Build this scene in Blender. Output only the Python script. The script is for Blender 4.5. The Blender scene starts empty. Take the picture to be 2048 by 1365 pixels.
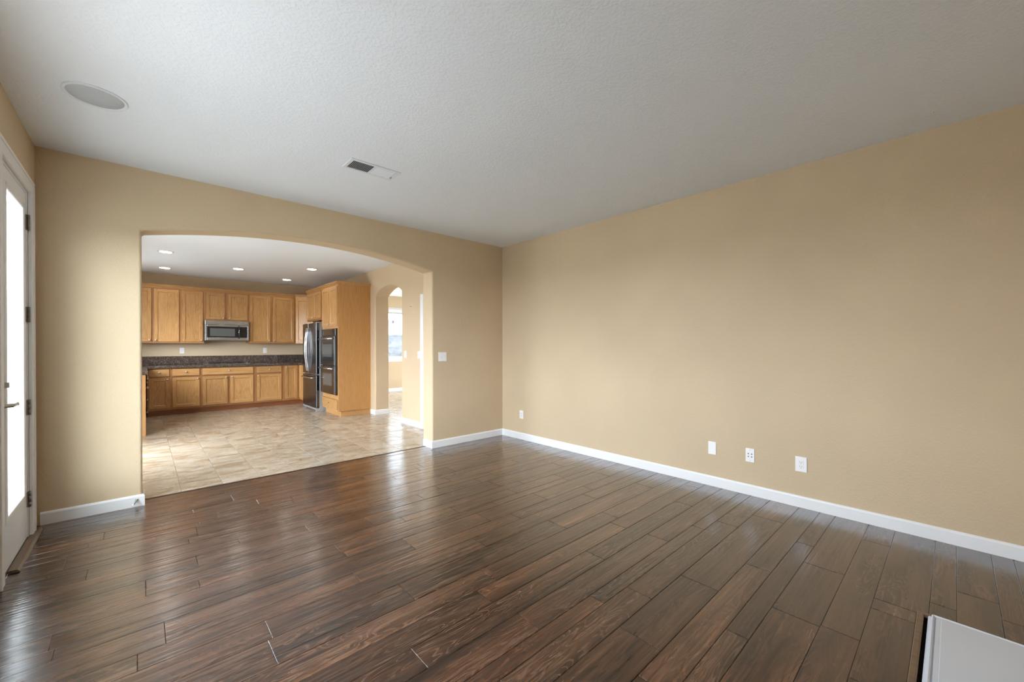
import bpy, bmesh, math, random
from mathutils import Vector, Matrix
scene = bpy.context.scene
COL = scene.collection
PI = math.pi

# ------------------------------------------------------------------ camera
FPX, CY, YAW, CAMH, PITCH, ROLL = 808.88, 696.19, 0.74037, 1.29134, -0.0033953, -0.0010734
W, H = 2048, 1365
cam = bpy.data.cameras.new('camera')
cam.sensor_fit = 'HORIZONTAL'
cam.sensor_width = 36.0
cam.lens = FPX * 36.0 / W
cam.shift_y = (CY - H / 2) / W
cam.clip_start = 0.02
camo = bpy.data.objects.new('camera', cam)
COL.objects.link(camo)
fw = Vector((math.sin(YAW) * math.cos(PITCH), math.cos(YAW) * math.cos(PITCH), math.sin(PITCH)))
rt = Vector((math.cos(YAW), -math.sin(YAW), 0))
up = rt.cross(fw)
rt, up = rt * math.cos(ROLL) + up * math.sin(ROLL), up * math.cos(ROLL) - rt * math.sin(ROLL)
M = Matrix((rt, up, -fw)).transposed().to_4x4()
M.translation = Vector((0, 0, CAMH))
camo.matrix_world = M
scene.camera = camo

# ------------------------------------------------------------------ colour management, world, daylight
scene.view_settings.view_transform = 'Standard'
scene.view_settings.look = 'None'
scene.view_settings.gamma = 1.0
scene.view_settings.use_curve_mapping = False
scene.view_settings.exposure = 0.0
scene.cycles.use_denoising = True
scene.cycles.max_bounces = 10
scene.cycles.diffuse_bounces = 7
scene.cycles.glossy_bounces = 4
scene.cycles.transparent_max_bounces = 8
scene.cycles.sample_clamp_indirect = 6.0
scene.cycles.caustics_reflective = False
scene.cycles.caustics_refractive = False

world = bpy.data.worlds.new('world')
scene.world = world
world.use_nodes = True
wnt = world.node_tree
wb = wnt.nodes['Background']
wtc = wnt.nodes.new('ShaderNodeTexCoord')
wsp = wnt.nodes.new('ShaderNodeSeparateXYZ')
wrp = wnt.nodes.new('ShaderNodeValToRGB')      # overcast sky, a little brighter towards the zenith
wnt.links.new(wtc.outputs['Generated'], wsp.inputs[0])
wnt.links.new(wsp.outputs[2], wrp.inputs[0])
wrp.color_ramp.elements[0].color = (0.80, 0.87, 0.97, 1)
wrp.color_ramp.elements[1].color = (0.90, 0.98, 1.0, 1)
wnt.links.new(wrp.outputs[0], wb.inputs[0])
# the veiled sun stands in the west (-x): that half of the sky is brighter
wmr = wnt.nodes.new('ShaderNodeMapRange')
wnt.links.new(wsp.outputs[0], wmr.inputs['Value'])
wmr.inputs['From Min'].default_value = -1.0
wmr.inputs['From Max'].default_value = 0.3
wmr.inputs['To Min'].default_value = 23.0
wmr.inputs['To Max'].default_value = 10.0
# glow of the sun behind thin cloud, low in the south-west
wdt = wnt.nodes.new('ShaderNodeVectorMath')
wdt.operation = 'DOT_PRODUCT'
wnt.links.new(wtc.outputs['Generated'], wdt.inputs[0])
wdt.inputs[1].default_value = Vector((-0.66, -0.71, 0.20)).normalized()
wpw = wnt.nodes.new('ShaderNodeMath')
wpw.operation = 'POWER'
wmx = wnt.nodes.new('ShaderNodeMath')
wmx.operation = 'MAXIMUM'
wnt.links.new(wdt.outputs['Value'], wmx.inputs[0])
wmx.inputs[1].default_value = 0.0
wnt.links.new(wmx.outputs[0], wpw.inputs[0])
wpw.inputs[1].default_value = 9.0
wma = wnt.nodes.new('ShaderNodeMath')
wma.operation = 'MULTIPLY_ADD'
wnt.links.new(wpw.outputs[0], wma.inputs[0])
wma.inputs[1].default_value = 19.0
wnt.links.new(wmr.outputs[0], wma.inputs[2])
wnt.links.new(wma.outputs[0], wb.inputs[1])


def opening(name, loc, sy, sz, direction):
    """light portal filling a window opening, so that the sky is sampled through it"""
    l = bpy.data.lights.new(name, 'AREA')
    l.shape = 'RECTANGLE'
    l.size = sy
    l.size_y = sz
    l.cycles.is_portal = True
    o = bpy.data.objects.new(name, l)
    o.location = loc
    o.rotation_euler = Vector(direction).to_track_quat('-Z', 'Y').to_euler()
    COL.objects.link(o)
    return o


opening('portal_door', (-0.735, 3.85, 1.24), 0.70, 2.2, (1, 0, 0))
opening('portal_left_window', (-0.735, 2.05, 1.39), 1.92, 1.60, (1, 0, 0))
opening('portal_nook_slider', (-0.735, 6.35, 1.05), 1.32, 2.08, (1, 0, 0))
opening('portal_added_window', (-0.735, 8.80, 1.62), 1.32, 1.06, (1, 0, 0))
opening('portal_dining_side', (7.125, 8.4, 1.25), 3.62, 2.22, (-1, 0, 0))
opening('portal_dining_window', (5.335, 11.065, 1.68), 1.45, 1.52, (0, -1, 0))


# ------------------------------------------------------------------ materials
def mat(name, base=(0.8, 0.8, 0.8), rough=0.5, metal=0.0, spec=0.5, coat=0.0, coatr=0.1):
    m = bpy.data.materials.new(name)
    m.use_nodes = True
    b = m.node_tree.nodes['Principled BSDF']
    b.inputs['Base Color'].default_value = (*base, 1)
    b.inputs['Roughness'].default_value = rough
    b.inputs['Metallic'].default_value = metal
    b.inputs['Specular IOR Level'].default_value = spec
    b.inputs['Coat Weight'].default_value = coat
    b.inputs['Coat Roughness'].default_value = coatr
    return m


class NT:
    def __init__(s, m):
        s.m = m
        s.t = m.node_tree
        s.b = s.t.nodes['Principled BSDF']

    def n(s, typ, **kw):
        nd = s.t.nodes.new(typ)
        for k, v in kw.items():
            if isinstance(k, str) and hasattr(nd, k):
                setattr(nd, k, v)
        return nd

    def l(s, a, b):
        s.t.links.new(a, b)

    def coord(s):
        return s.n('ShaderNodeTexCoord').outputs['Object']

    def mapping(s, vec, scale, loc=(0, 0, 0)):
        mp = s.n('ShaderNodeMapping')
        mp.inputs['Scale'].default_value = scale
        mp.inputs['Location'].default_value = loc
        s.l(vec, mp.inputs['Vector'])
        return mp.outputs[0]

    def noise(s, vec, scale, detail=3, rough=0.5, dist=0.0):
        nz = s.n('ShaderNodeTexNoise')
        s.l(vec, nz.inputs['Vector'])
        nz.inputs['Scale'].default_value = scale
        nz.inputs['Detail'].default_value = detail
        nz.inputs['Roughness'].default_value = rough
        nz.inputs['Distortion'].default_value = dist
        return nz.outputs['Fac']

    def ramp(s, fac, stops):
        r = s.n('ShaderNodeValToRGB')
        el = r.color_ramp.elements
        while len(el) < len(stops):
            el.new(0.5)
        for e, (p, c) in zip(el, stops):
            e.position = p
            e.color = (*c, 1) if len(c) == 3 else c
        s.l(fac, r.inputs[0])
        return r.outputs[0]

    def mix(s, fac, a, b, mode='MIX'):
        mx = s.n('ShaderNodeMix')
        mx.data_type = 'RGBA'
        mx.blend_type = mode
        for sock, v in ((mx.inputs[0], fac), (mx.inputs[6], a), (mx.inputs[7], b)):
            if hasattr(v, 'is_linked') or hasattr(v, 'links'):
                s.l(v, sock)
            elif isinstance(v, (int, float)):
                sock.default_value = v
            else:
                sock.default_value = (*v, 1)
        return mx.outputs[2]

    def math(s, op, a, b=0.0):
        m = s.n('ShaderNodeMath')
        m.operation = op
        for i, v in enumerate((a, b)):
            if isinstance(v, (int, float)):
                m.inputs[i].default_value = v
            else:
                s.l(v, m.inputs[i])
        return m.outputs[0]

    def bump(s, h, strength, dist, prev=None):
        bp = s.n('ShaderNodeBump')
        bp.inputs['Strength'].default_value = strength
        bp.inputs['Distance'].default_value = dist
        s.l(h, bp.inputs['Height'])
        if prev is not None:
            s.l(prev, bp.inputs['Normal'])
        return bp.outputs[0]


def m_paint(name, base, bump=0.5, scale=110, blotch=0.04, rough=0.75):
    m = mat(name, base, rough, spec=0.25)
    t = NT(m)
    co = t.coord()
    big = t.noise(co, 1.3, 2)
    c = t.ramp(big, [(0.3, tuple(v * (1 - blotch) for v in base)), (0.7, tuple(min(1, v * (1 + blotch)) for v in base))])
    t.l(c, t.b.inputs['Base Color'])
    a = t.noise(co, scale, 2, 0.45)
    a2 = t.ramp(a, [(0.42, (0, 0, 0)), (0.62, (1, 1, 1))])
    t.l(t.bump(a2, bump, 0.0012), t.b.inputs['Normal'])
    return m


WALL = m_paint('tan_orange_peel_paint', (0.60, 0.475, 0.32), 0.55, 85)
WALLK = WALL
CEIL = m_paint('white_textured_ceiling', (0.815, 0.875, 0.955), 0.6, 75, 0.01, 0.9)
WHITE = mat('white_semigloss_paint', (0.83, 0.84, 0.85), 0.35, spec=0.45)
PLAST = mat('white_plastic', (0.86, 0.86, 0.86), 0.3)
DARK = mat('dark_hole', (0.02, 0.02, 0.02), 0.6)
VENTW = mat('white_enamel_metal', (0.75, 0.80, 0.87), 0.4)
NICKEL = mat('satin_nickel', (0.55, 0.53, 0.5), 0.3, 1.0)
HINGE = mat('tarnished_hinge_metal', (0.25, 0.235, 0.21), 0.42, 0.9)
GRILLE = mat('speaker_mesh', (0.50, 0.535, 0.58), 0.8)
BLACKG = mat('black_glass', (0.012, 0.012, 0.014), 0.06, coat=0.5)
BLACK = mat('black_enamel', (0.02, 0.02, 0.021), 0.35)
IRON = mat('cast_iron', (0.015, 0.015, 0.015), 0.55)
WINGREY = mat('oven_window_screen', (0.075, 0.08, 0.08), 0.12)
LAMP = bpy.data.materials.new('lamp_lens')
LAMP.use_nodes = True
_b = LAMP.node_tree.nodes['Principled BSDF']
_b.inputs['Base Color'].default_value = (1, 1, 1, 1)
_b.inputs['Emission Color'].default_value = (1.0, 0.95, 0.84, 1)
_b.inputs['Emission Strength'].default_value = 45.0


def m_steel(name, base, rough, vertical=True):
    m = mat(name, base, rough, 1.0)
    t = NT(m)
    sc = (60, 60, 1.2) if vertical else (1.2, 1.2, 90)
    nz = t.noise(t.mapping(t.coord(), sc), 6, 2)
    t.l(t.ramp(nz, [(0.3, (rough * 0.8,) * 3), (0.7, (rough * 1.25,) * 3)]), t.b.inputs['Roughness'])
    t.l(t.bump(nz, 0.08, 0.001), t.b.inputs['Normal'])
    return m


STEEL = m_steel('brushed_stainless', (0.53, 0.55, 0.58), 0.24, False)
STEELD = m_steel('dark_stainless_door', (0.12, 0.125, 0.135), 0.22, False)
STEELB = mat('handle_stainless', (0.75, 0.75, 0.75), 0.18, 1.0)
FSIDE = mat('grey_painted_fridge_side', (0.40, 0.41, 0.43), 0.4, 0.3)


def m_oak(name, axis, a, b, c, rough=0.38):
    m = mat(name, a, rough, spec=0.45, coat=0.25, coatr=0.25)
    t = NT(m)
    oi = t.n('ShaderNodeObjectInfo')
    co = t.coord()
    add = t.n('ShaderNodeVectorMath')
    add.operation = 'MULTIPLY_ADD'
    t.l(oi.outputs['Random'], add.inputs[0])
    add.inputs[1].default_value = (13, 17, 19)
    t.l(co, add.inputs[2])
    v = add.outputs[0]
    sc = {'z': (1, 1, 0.09), 'x': (0.09, 1, 1), 'y': (1, 0.09, 1)}[axis]
    fine = t.noise(t.mapping(v, tuple(s * 95 for s in sc)), 1.0, 4, 0.6)
    cath = t.noise(t.mapping(v, tuple(s * 9 for s in sc)), 1.0, 2, 0.5, 0.6)
    rings = t.math('SINE', t.math('MULTIPLY', cath, 62.0))
    rings = t.math('ADD', t.math('MULTIPLY', rings, 0.5), 0.5)
    f = t.math('ADD', t.math('ADD', t.math('MULTIPLY', rings, 0.20), 0.06), t.math('MULTIPLY', fine, 0.75))
    col = t.ramp(f, [(0.18, c), (0.45, a), (0.85, b)])
    tone = t.ramp(oi.outputs['Random'], [(0, (0.86, 0.84, 0.82)), (1, (1.08, 1.08, 1.06))])
    t.l(t.mix(1.0, col, tone, 'MULTIPLY'), t.b.inputs['Base Color'])
    t.l(t.bump(fine, 0.12, 0.001), t.b.inputs['Normal'])
    return m


_oa, _ob, _oc = (0.46, 0.245, 0.088), (0.58, 0.34, 0.14), (0.30, 0.125, 0.035)
OAKV = m_oak('honey_oak_vertical_grain', 'z', _oa, _ob, _oc)
OAKH = m_oak('honey_oak_horizontal_grain', 'x', _oa, _ob, _oc)
OAKY = m_oak('honey_oak_long_grain', 'y', _oa, _ob, _oc)
OAKD = m_oak('reddish_oak_toe_board', 'x', (0.25, 0.085, 0.03), (0.32, 0.12, 0.045), (0.18, 0.06, 0.02))
OAKFV = m_oak('oak_face_frame_vertical', 'z', (0.38, 0.175, 0.062), (0.48, 0.245, 0.095), (0.25, 0.095, 0.028))
OAKFH = m_oak('oak_face_frame_horizontal', 'x', (0.38, 0.175, 0.062), (0.48, 0.245, 0.095), (0.25, 0.095, 0.028))
OAKS = m_oak('veneered_oak_panel', 'z', (0.46, 0.235, 0.08), (0.53, 0.285, 0.105), (0.38, 0.175, 0.052))


def m_granite():
    m = mat('speckled_brown_granite_tile', (0.08, 0.06, 0.05), 0.12, spec=0.6)
    t = NT(m)
    co = t.coord()
    v = t.n('ShaderNodeTexVoronoi')
    v.inputs['Scale'].default_value = 105
    t.l(co, v.inputs['Vector'])
    c1 = t.ramp(v.outputs['Color'], [(0.15, (0.02, 0.014, 0.012)), (0.45, (0.10, 0.065, 0.048)), (0.7, (0.20, 0.14, 0.11)), (0.9, (0.36, 0.31, 0.28))])
    nz = t.noise(co, 14, 3)
    c2 = t.mix(nz, c1, (0.045, 0.034, 0.03))
    # grout joints every 30.5 cm
    sep = t.n('ShaderNodeSeparateXYZ')
    t.l(co, sep.inputs[0])
    fr = t.math('FRACT', t.math('DIVIDE', sep.outputs[0], 0.305))
    j = t.math('LESS_THAN', fr, 0.012)
    t.l(t.mix(j, c2, (0.035, 0.03, 0.028)), t.b.inputs['Base Color'])
    return m


GRANITE = m_granite()


def m_wood_floor():
    m = mat('hand_scraped_dark_hickory', (0.1, 0.06, 0.035), 0.28, spec=0.5, coat=0.95, coatr=0.18)
    t = NT(m)
    at = t.n('ShaderNodeAttribute')
    at.attribute_name = 'plank'
    sp = t.n('ShaderNodeSeparateColor')
    t.l(at.outputs['Color'], sp.inputs[0])
    r1, r2, r3 = sp.outputs
    co = t.coord()
    off = t.n('ShaderNodeCombineXYZ')
    t.l(t.math('MULTIPLY', r1, 37.0), off.inputs[0])
    t.l(t.math('MULTIPLY', r2, 23.0), off.inputs[1])
    t.l(t.math('MULTIPLY', r3, 11.0), off.inputs[2])
    ad = t.n('ShaderNodeVectorMath')
    ad.operation = 'ADD'
    t.l(co, ad.inputs[0])
    t.l(off.outputs[0], ad.inputs[1])
    v = ad.outputs[0]
    # cathedral grain and long streaks
    base = t.noise(t.mapping(v, (0.9, 8, 1)), 1.0, 3, 0.52, 0.7)
    streak = t.noise(t.mapping(v, (2.4, 110, 1)), 1.0, 4, 0.68, 0.4)
    figure = t.noise(t.mapping(v, (2.2, 14, 1)), 1.0, 2, 0.5, 0.8)
    rings = t.math('ADD', t.math('MULTIPLY', t.math('SINE', t.math('MULTIPLY', figure, 70.0)), 0.5), 0.5)
    f = t.math('ADD', t.math('MULTIPLY', base, 0.56), t.math('ADD', t.math('MULTIPLY', streak, 0.36), t.math('MULTIPLY', rings, 0.08)))
    col = t.ramp(f, [(0.35, (0.006, 0.003, 0.0025)), (0.43, (0.024, 0.010, 0.006)), (0.51, (0.056, 0.024, 0.012)), (0.60, (0.102, 0.049, 0.027)), (0.72, (0.17, 0.092, 0.054))])
    # tone from board to board
    tone = t.ramp(r1, [(0.0, (0.64, 0.61, 0.62)), (0.35, (0.88, 0.80, 0.74)), (0.7, (0.98, 0.94, 0.90)), (1.0, (1.25, 1.08, 0.94))])
    col = t.mix(1.0, col, tone, 'MULTIPLY')
    # pale lines along the grain figure, in patches
    ln = t.math('POWER', rings, 9.0)
    lg = t.ramp(t.noise(t.mapping(v, (0.7, 3, 1), (3, 1, 7)), 1.0, 1), [(0.42, (0, 0, 0)), (0.6, (1, 1, 1))])
    col = t.mix(t.math('MULTIPLY', t.math('MULTIPLY', ln, lg), 0.42), col, (0.17, 0.105, 0.075))
    # black mineral marks and worm scratches
    k = t.noise(t.mapping(v, (5, 26, 1)), 1.0, 4, 0.7, 2.2)
    km = t.ramp(k, [(0.60, (0, 0, 0)), (0.67, (1, 1, 1))])
    gate = t.ramp(t.noise(t.mapping(v, (0.9, 3.5, 1)), 1.0, 1), [(0.5, (0, 0, 0)), (0.62, (1, 1, 1))])
    km = t.math('MULTIPLY', km, gate)
    col = t.mix(t.math('MULTIPLY', km, 0.85), col, (0.012, 0.009, 0.009))
    chat = t.math('SINE', t.math('MULTIPLY', t.noise(t.mapping(v, (42, 2.2, 1)), 1.0, 1, 0.5, 0.3), 20.0))
    cg = t.ramp(t.noise(t.mapping(v, (2.4, 15, 1), (5, 9, 3)), 1.0, 2), [(0.61, (0, 0, 0)), (0.66, (1, 1, 1))])
    cm = t.math('MULTIPLY', t.math('GREATER_THAN', chat, 0.55), cg)
    col = t.mix(t.math('MULTIPLY', cm, 0.7), col, (0.02, 0.013, 0.01))
    t.l(col, t.b.inputs['Base Color'])
    rr = t.noise(t.mapping(v, (1, 6, 1)), 1.5, 3)
    t.l(t.ramp(rr, [(0.3, (0.20,) * 3), (0.7, (0.32,) * 3)]), t.b.inputs['Roughness'])
    # scraped ridges running with the boards, shallow waves over them
    wv = t.noise(t.mapping(v, (1.5, 52, 1)), 1.0, 2, 0.4, 0.4)
    b1 = t.bump(wv, 0.5, 0.0045)
    wide = t.noise(t.mapping(v, (3.5, 9, 1)), 1.0, 1, 0.4)
    b2 = t.bump(wide, 0.35, 0.006, b1)
    b3 = t.bump(streak, 0.12, 0.001, b2)
    b4 = t.bump(cm, -0.4, 0.0008, b3)
    t.l(b4, t.b.inputs['Normal'])
    t.l(b2, t.b.inputs['Coat Normal'])
    return m


FLOORW = m_wood_floor()


def m_tile():
    m = mat('travertine_look_ceramic', (0.5, 0.42, 0.33), 0.25, spec=0.5)
    t = NT(m)
    at = t.n('ShaderNodeAttribute')
    at.attribute_name = 'plank'
    sp = t.n('ShaderNodeSeparateColor')
    t.l(at.outputs['Color'], sp.inputs[0])
    off = t.n('ShaderNodeCombineXYZ')
    t.l(t.math('MULTIPLY', sp.outputs[0], 31.0), off.inputs[0])
    t.l(t.math('MULTIPLY', sp.outputs[1], 29.0), off.inputs[1])
    ad = t.n('ShaderNodeVectorMath')
    ad.operation = 'ADD'
    t.l(t.coord(), ad.inputs[0])
    t.l(off.outputs[0], ad.inputs[1])
    v = ad.outputs[0]
    a = t.noise(t.mapping(v, (3.2, 8.5, 1)), 1.0, 6, 0.68, 1.2)
    col = t.ramp(a, [(0.30, (0.23, 0.155, 0.093)), (0.43, (0.36, 0.275, 0.19)), (0.52, (0.44, 0.37, 0.285)), (0.62, (0.51, 0.455, 0.38)), (0.75, (0.58, 0.545, 0.49))])
    tone = t.ramp(sp.outputs[2], [(0, (0.93, 0.92, 0.90)), (1, (1.05, 1.05, 1.05))])
    t.l(t.mix(1.0, col, tone, 'MULTIPLY'), t.b.inputs['Base Color'])
    t.l(t.ramp(a, [(0.3, (0.32,) * 3), (0.7, (0.2,) * 3)]), t.b.inputs['Roughness'])
    t.l(t.bump(t.noise(v, 6, 3), 0.10, 0.003), t.b.inputs['Normal'])
    return m


TILE = m_tile()
GROUT = mat('tile_grout', (0.34, 0.30, 0.25), 0.9, spec=0.1)
UNDER = mat('dark_board_joint', (0.012, 0.009, 0.007), 0.9, spec=0.1)
TRIMW = m_oak('brown_floor_trim', 'y', (0.15, 0.092, 0.055), (0.20, 0.13, 0.08), (0.10, 0.06, 0.035), 0.35)
HEARTH = mat('white_painted_hearth', (0.70, 0.72, 0.76), 0.3, spec=0.5)
_t = NT(HEARTH)
_sp = _t.noise(_t.coord(), 260, 2)
_t.l(_t.mix(_t.ramp(_sp, [(0.74, (0, 0, 0)), (0.78, (1, 1, 1))]), (0.63, 0.675, 0.76), (0.8, 0.8, 0.8)), _t.b.inputs['Base Color'])


def m_glass():
    m = bpy.data.materials.new('clear_glass')
    m.use_nodes = True
    nt = m.node_tree
    nt.nodes.clear()
    out = nt.nodes.new('ShaderNodeOutputMaterial')
    tr = nt.nodes.new('ShaderNodeBsdfTransparent')
    tr.inputs[0].default_value = (0.95, 0.97, 0.97, 1)
    gl = nt.nodes.new('ShaderNodeBsdfGlossy')
    gl.inputs['Roughness'].default_value = 0.02
    lw = nt.nodes.new('ShaderNodeLayerWeight')
    lw.inputs[0].default_value = 0.5
    fr = nt.nodes.new('ShaderNodeMapRange')      # Schlick-like reflectance that is the same on both faces
    pw = nt.nodes.new('ShaderNodeMath')
    pw.operation = 'POWER'
    nt.links.new(lw.outputs['Facing'], pw.inputs[0])
    pw.inputs[1].default_value = 5.0
    nt.links.new(pw.outputs[0], fr.inputs['Value'])
    fr.inputs['To Min'].default_value = 0.04
    fr.inputs['To Max'].default_value = 0.9
    mx = nt.nodes.new('ShaderNodeMixShader')
    nt.links.new(fr.outputs[0], mx.inputs[0])
    nt.links.new(tr.outputs[0], mx.inputs[1])
    nt.links.new(gl.outputs[0], mx.inputs[2])
    nt.links.new(mx.outputs[0], out.inputs[0])
    return m


GLASS = m_glass()
GLASS_DOOR = m_glass()  # door pane, tint added to cut the daylight coming through
GLASS_DOOR.name = 'dimmed_door_glass'
for _n in GLASS_DOOR.node_tree.nodes:
    if _n.type == 'BSDF_TRANSPARENT': _n.inputs[0].default_value = (0.88, 0.905, 0.91, 1)
GLASS_DIM = m_glass()      # pane tint added to dim the bright view outside
GLASS_DIM.name = 'dimmed_window_glass'
for _n in GLASS_DIM.node_tree.nodes:
    if _n.type == 'BSDF_TRANSPARENT': _n.inputs[0].default_value = (0.9, 0.92, 0.93, 1)


def m_block():
    m = mat('grey_concrete_block', (0.25, 0.26, 0.28), 0.9, spec=0.1)
    t = NT(m)
    co = t.coord()
    n1 = t.noise(co, 9, 6, 0.75)
    t.l(t.ramp(n1, [(0.35, (0.02, 0.022, 0.026)), (0.5, (0.055, 0.06, 0.066)), (0.66, (0.12, 0.125, 0.135))]), t.b.inputs['Base Color'])
    return m


BLOCK = m_block()
STUCCO = mat('white_stucco', (0.78, 0.79, 0.80), 0.9)
GRAVEL = mat('pale_gravel', (0.50, 0.49, 0.47), 0.95)
ROOFM = mat('grey_roof_shingle', (0.2, 0.2, 0.21), 0.9)


# ------------------------------------------------------------------ mesh helpers
class MB:
    def __init__(s):
        s.bm = bmesh.new()
        s.mats = []

    def mi(s, m):
        if m not in s.mats:
            s.mats.append(m)
        return s.mats.index(m)

    def box(s, x0, x1, y0, y1, z0, z1, m=None, M=None, bev=0.0, seg=2):
        if x0 > x1: x0, x1 = x1, x0
        if y0 > y1: y0, y1 = y1, y0
        if z0 > z1: z0, z1 = z1, z0
        r = bmesh.ops.create_cube(s.bm, size=1.0)
        vs = r['verts']
        for v in vs:
            v.co = Vector(((v.co.x + .5) * (x1 - x0) + x0, (v.co.y + .5) * (y1 - y0) + y0, (v.co.z + .5) * (z1 - z0) + z0))
        fs = set(f for v in vs for f in v.link_faces)
        if m is not None:
            i = s.mi(m)
            for f in fs: f.material_index = i
        if M is not None:
            bmesh.ops.transform(s.bm, matrix=M, verts=vs)
        if bev > 0:
            es = list(set(e for v in vs for e in v.link_edges))
            bmesh.ops.bevel(s.bm, geom=es, offset=bev, segments=seg, profile=0.5, affect='EDGES')
        return s

    def face(s, pts, m=None):
        vs = [s.bm.verts.new(p) for p in pts]
        f = s.bm.faces.new(vs)
        if m is not None: f.material_index = s.mi(m)
        return f

    def tube(s, pts, rad, seg=10, m=None, cap=True):
        pts = [Vector(p) for p in pts]
        n = len(pts)
        rads = rad if isinstance(rad, (list, tuple)) else [rad] * n
        rings = []
        ref = None
        for i, p in enumerate(pts):
            d = (pts[min(i + 1, n - 1)] - pts[max(i - 1, 0)]).normalized()
            if ref is None:
                ref = d.orthogonal().normalized()
            u = (ref - d * ref.dot(d)).normalized()
            ref = u
            w = d.cross(u)
            rings.append([s.bm.verts.new(p + (u * math.cos(2 * PI * k / seg) + w * math.sin(2 * PI * k / seg)) * rads[i]) for k in range(seg)])
        idx = s.mi(m) if m is not None else 0
        for i in range(n - 1):
            for k in range(seg):
                f = s.bm.faces.new((rings[i][k], rings[i][(k + 1) % seg], rings[i + 1][(k + 1) % seg], rings[i + 1][k]))
                f.material_index = idx
                f.smooth = True
        if cap:
            for rg, rev in ((rings[0], True), (rings[-1], False)):
                f = s.bm.faces.new(list(reversed(rg)) if rev else rg)
                f.material_index = idx
        return s

    def lathe(s, prof, M, seg=24, m=None):
        """prof: list of (radius, height) revolved about local z"""
        rings = []
        idx = s.mi(m) if m is not None else 0
        for r, h in prof:
            if r < 1e-6:
                rings.append([s.bm.verts.new(M @ Vector((0, 0, h)))])
            else:
                rings.append([s.bm.verts.new(M @ Vector((r * math.cos(2 * PI * k / seg), r * math.sin(2 * PI * k / seg), h))) for k in range(seg)])
        for a, b in zip(rings, rings[1:]):
            for k in range(seg):
                if len(a) == 1 and len(b) == 1: continue
                if len(a) == 1: vs = (a[0], b[k], b[(k + 1) % seg])
                elif len(b) == 1: vs = (a[k], a[(k + 1) % seg], b[0])
                else: vs = (a[k], a[(k + 1) % seg], b[(k + 1) % seg], b[k])
                f = s.bm.faces.new(vs)
                f.material_index = idx
                f.smooth = True
        return s

    def prism(s, outline, axis, a, b, m=None):
        """outline: 2D points (other two axes in order) extruded along axis from a to b"""
        def P(p, t):
            return {'x': (t, p[0], p[1]), 'y': (p[0], t, p[1]), 'z': (p[0], p[1], t)}[axis]
        A = [s.bm.verts.new(P(p, a)) for p in outline]
        B = [s.bm.verts.new(P(p, b)) for p in outline]
        idx = s.mi(m) if m is not None else 0
        n = len(outline)
        fs = [s.bm.faces.new(A), s.bm.faces.new(list(reversed(B)))]
        for i in range(n):
            fs.append(s.bm.faces.new((A[i], B[i], B[(i + 1) % n], A[(i + 1) % n])))
        for f in fs: f.material_index = idx
        return s

    def sweep(s, path, prof, m=None):
        """mitred sweep of prof [(out, z)] along a 2D path; out is to the RIGHT of travel direction"""
        n = len(path)
        P = [Vector(p).to_2d() if len(p) == 2 else Vector(p[:2]) for p in path]
        secs = []
        for i in range(n):
            d0 = (P[i] - P[i - 1]).normalized() if i > 0 else None
            d1 = (P[i + 1] - P[i]).normalized() if i < n - 1 else None
            if d0 is None: d0 = d1
            if d1 is None: d1 = d0
            n0 = Vector((d0.y, -d0.x)); n1 = Vector((d1.y, -d1.x))
            mt = (n0 + n1)
            mt = mt / max(1e-6, mt.dot(n0))
            secs.append([s.bm.verts.new((P[i].x + mt.x * o, P[i].y + mt.y * o, z)) for o, z in prof])
        idx = s.mi(m) if m is not None else 0
        k = len(prof)
        for i in range(n - 1):
            for j in range(k):
                f = s.bm.faces.new((secs[i][j], secs[i][(j + 1) % k], secs[i + 1][(j + 1) % k], secs[i + 1][j]))
                f.material_index = idx
        for sec in (secs[0], secs[-1]):
            f = s.bm.faces.new(sec)
            f.material_index = idx
        return s

    def build(s, name, parent=None, m=None, bevel=0.0, bseg=2, smooth=False, loc=None, rotz=0.0):
        bmesh.ops.recalc_face_normals(s.bm, faces=s.bm.faces[:])
        me = bpy.data.meshes.new(name)
        if m is not None and not s.mats: s.mats = [m]
        s.bm.to_mesh(me)
        s.bm.free()
        for mm in s.mats: me.materials.append(mm)
        o = bpy.data.objects.new(name, me)
        COL.objects.link(o)
        if smooth:
            for p in me.polygons: p.use_smooth = True
        if bevel > 0:
            md = o.modifiers.new('bevel', 'BEVEL')
            md.width = bevel
            md.segments = bseg
            md.limit_method = 'ANGLE'
            md.angle_limit = 0.6
            md.harden_normals = False
        if loc is not None: o.location = loc
        o.rotation_euler.z = rotz
        if parent is not None: o.parent = parent
        return o


def empty(name, loc=(0, 0, 0), rotz=0.0):
    o = bpy.data.objects.new(name, None)
    o.empty_display_size = 0.1
    COL.objects.link(o)
    o.location = loc
    o.rotation_euler = (0, 0, rotz)
    return o


def tag(o, label, cat, group=None):
    o['label'] = label
    o['category'] = cat
    if group: o['group'] = group
    return o


def struct(o, label=None):
    o['kind'] = 'structure'
    if label: o['label'] = label
    return o


def copy_tree(o, parent=None):
    c = o.copy()
    COL.objects.link(c)
    if parent is not None: c.parent = parent
    for ch in list(o.children):
        copy_tree(ch, c)
    return c


# ------------------------------------------------------------------ room dimensions
X0, X1, Y1, YR, HC = -0.570, 3.891, 4.466, -0.62, 2.74
TW = 0.235            # thickness of the wall with the big arch
YA = Y1 + TW
YK = 10.585           # kitchen back wall
XK = 3.25             # kitchen right wall
TK = 0.27
XD, YD = 7.0, 10.92   # dining room far corner
LW = 0.16             # left wall thickness

# ------------------------------------------------------------------ floors
random.seed(7)


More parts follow.
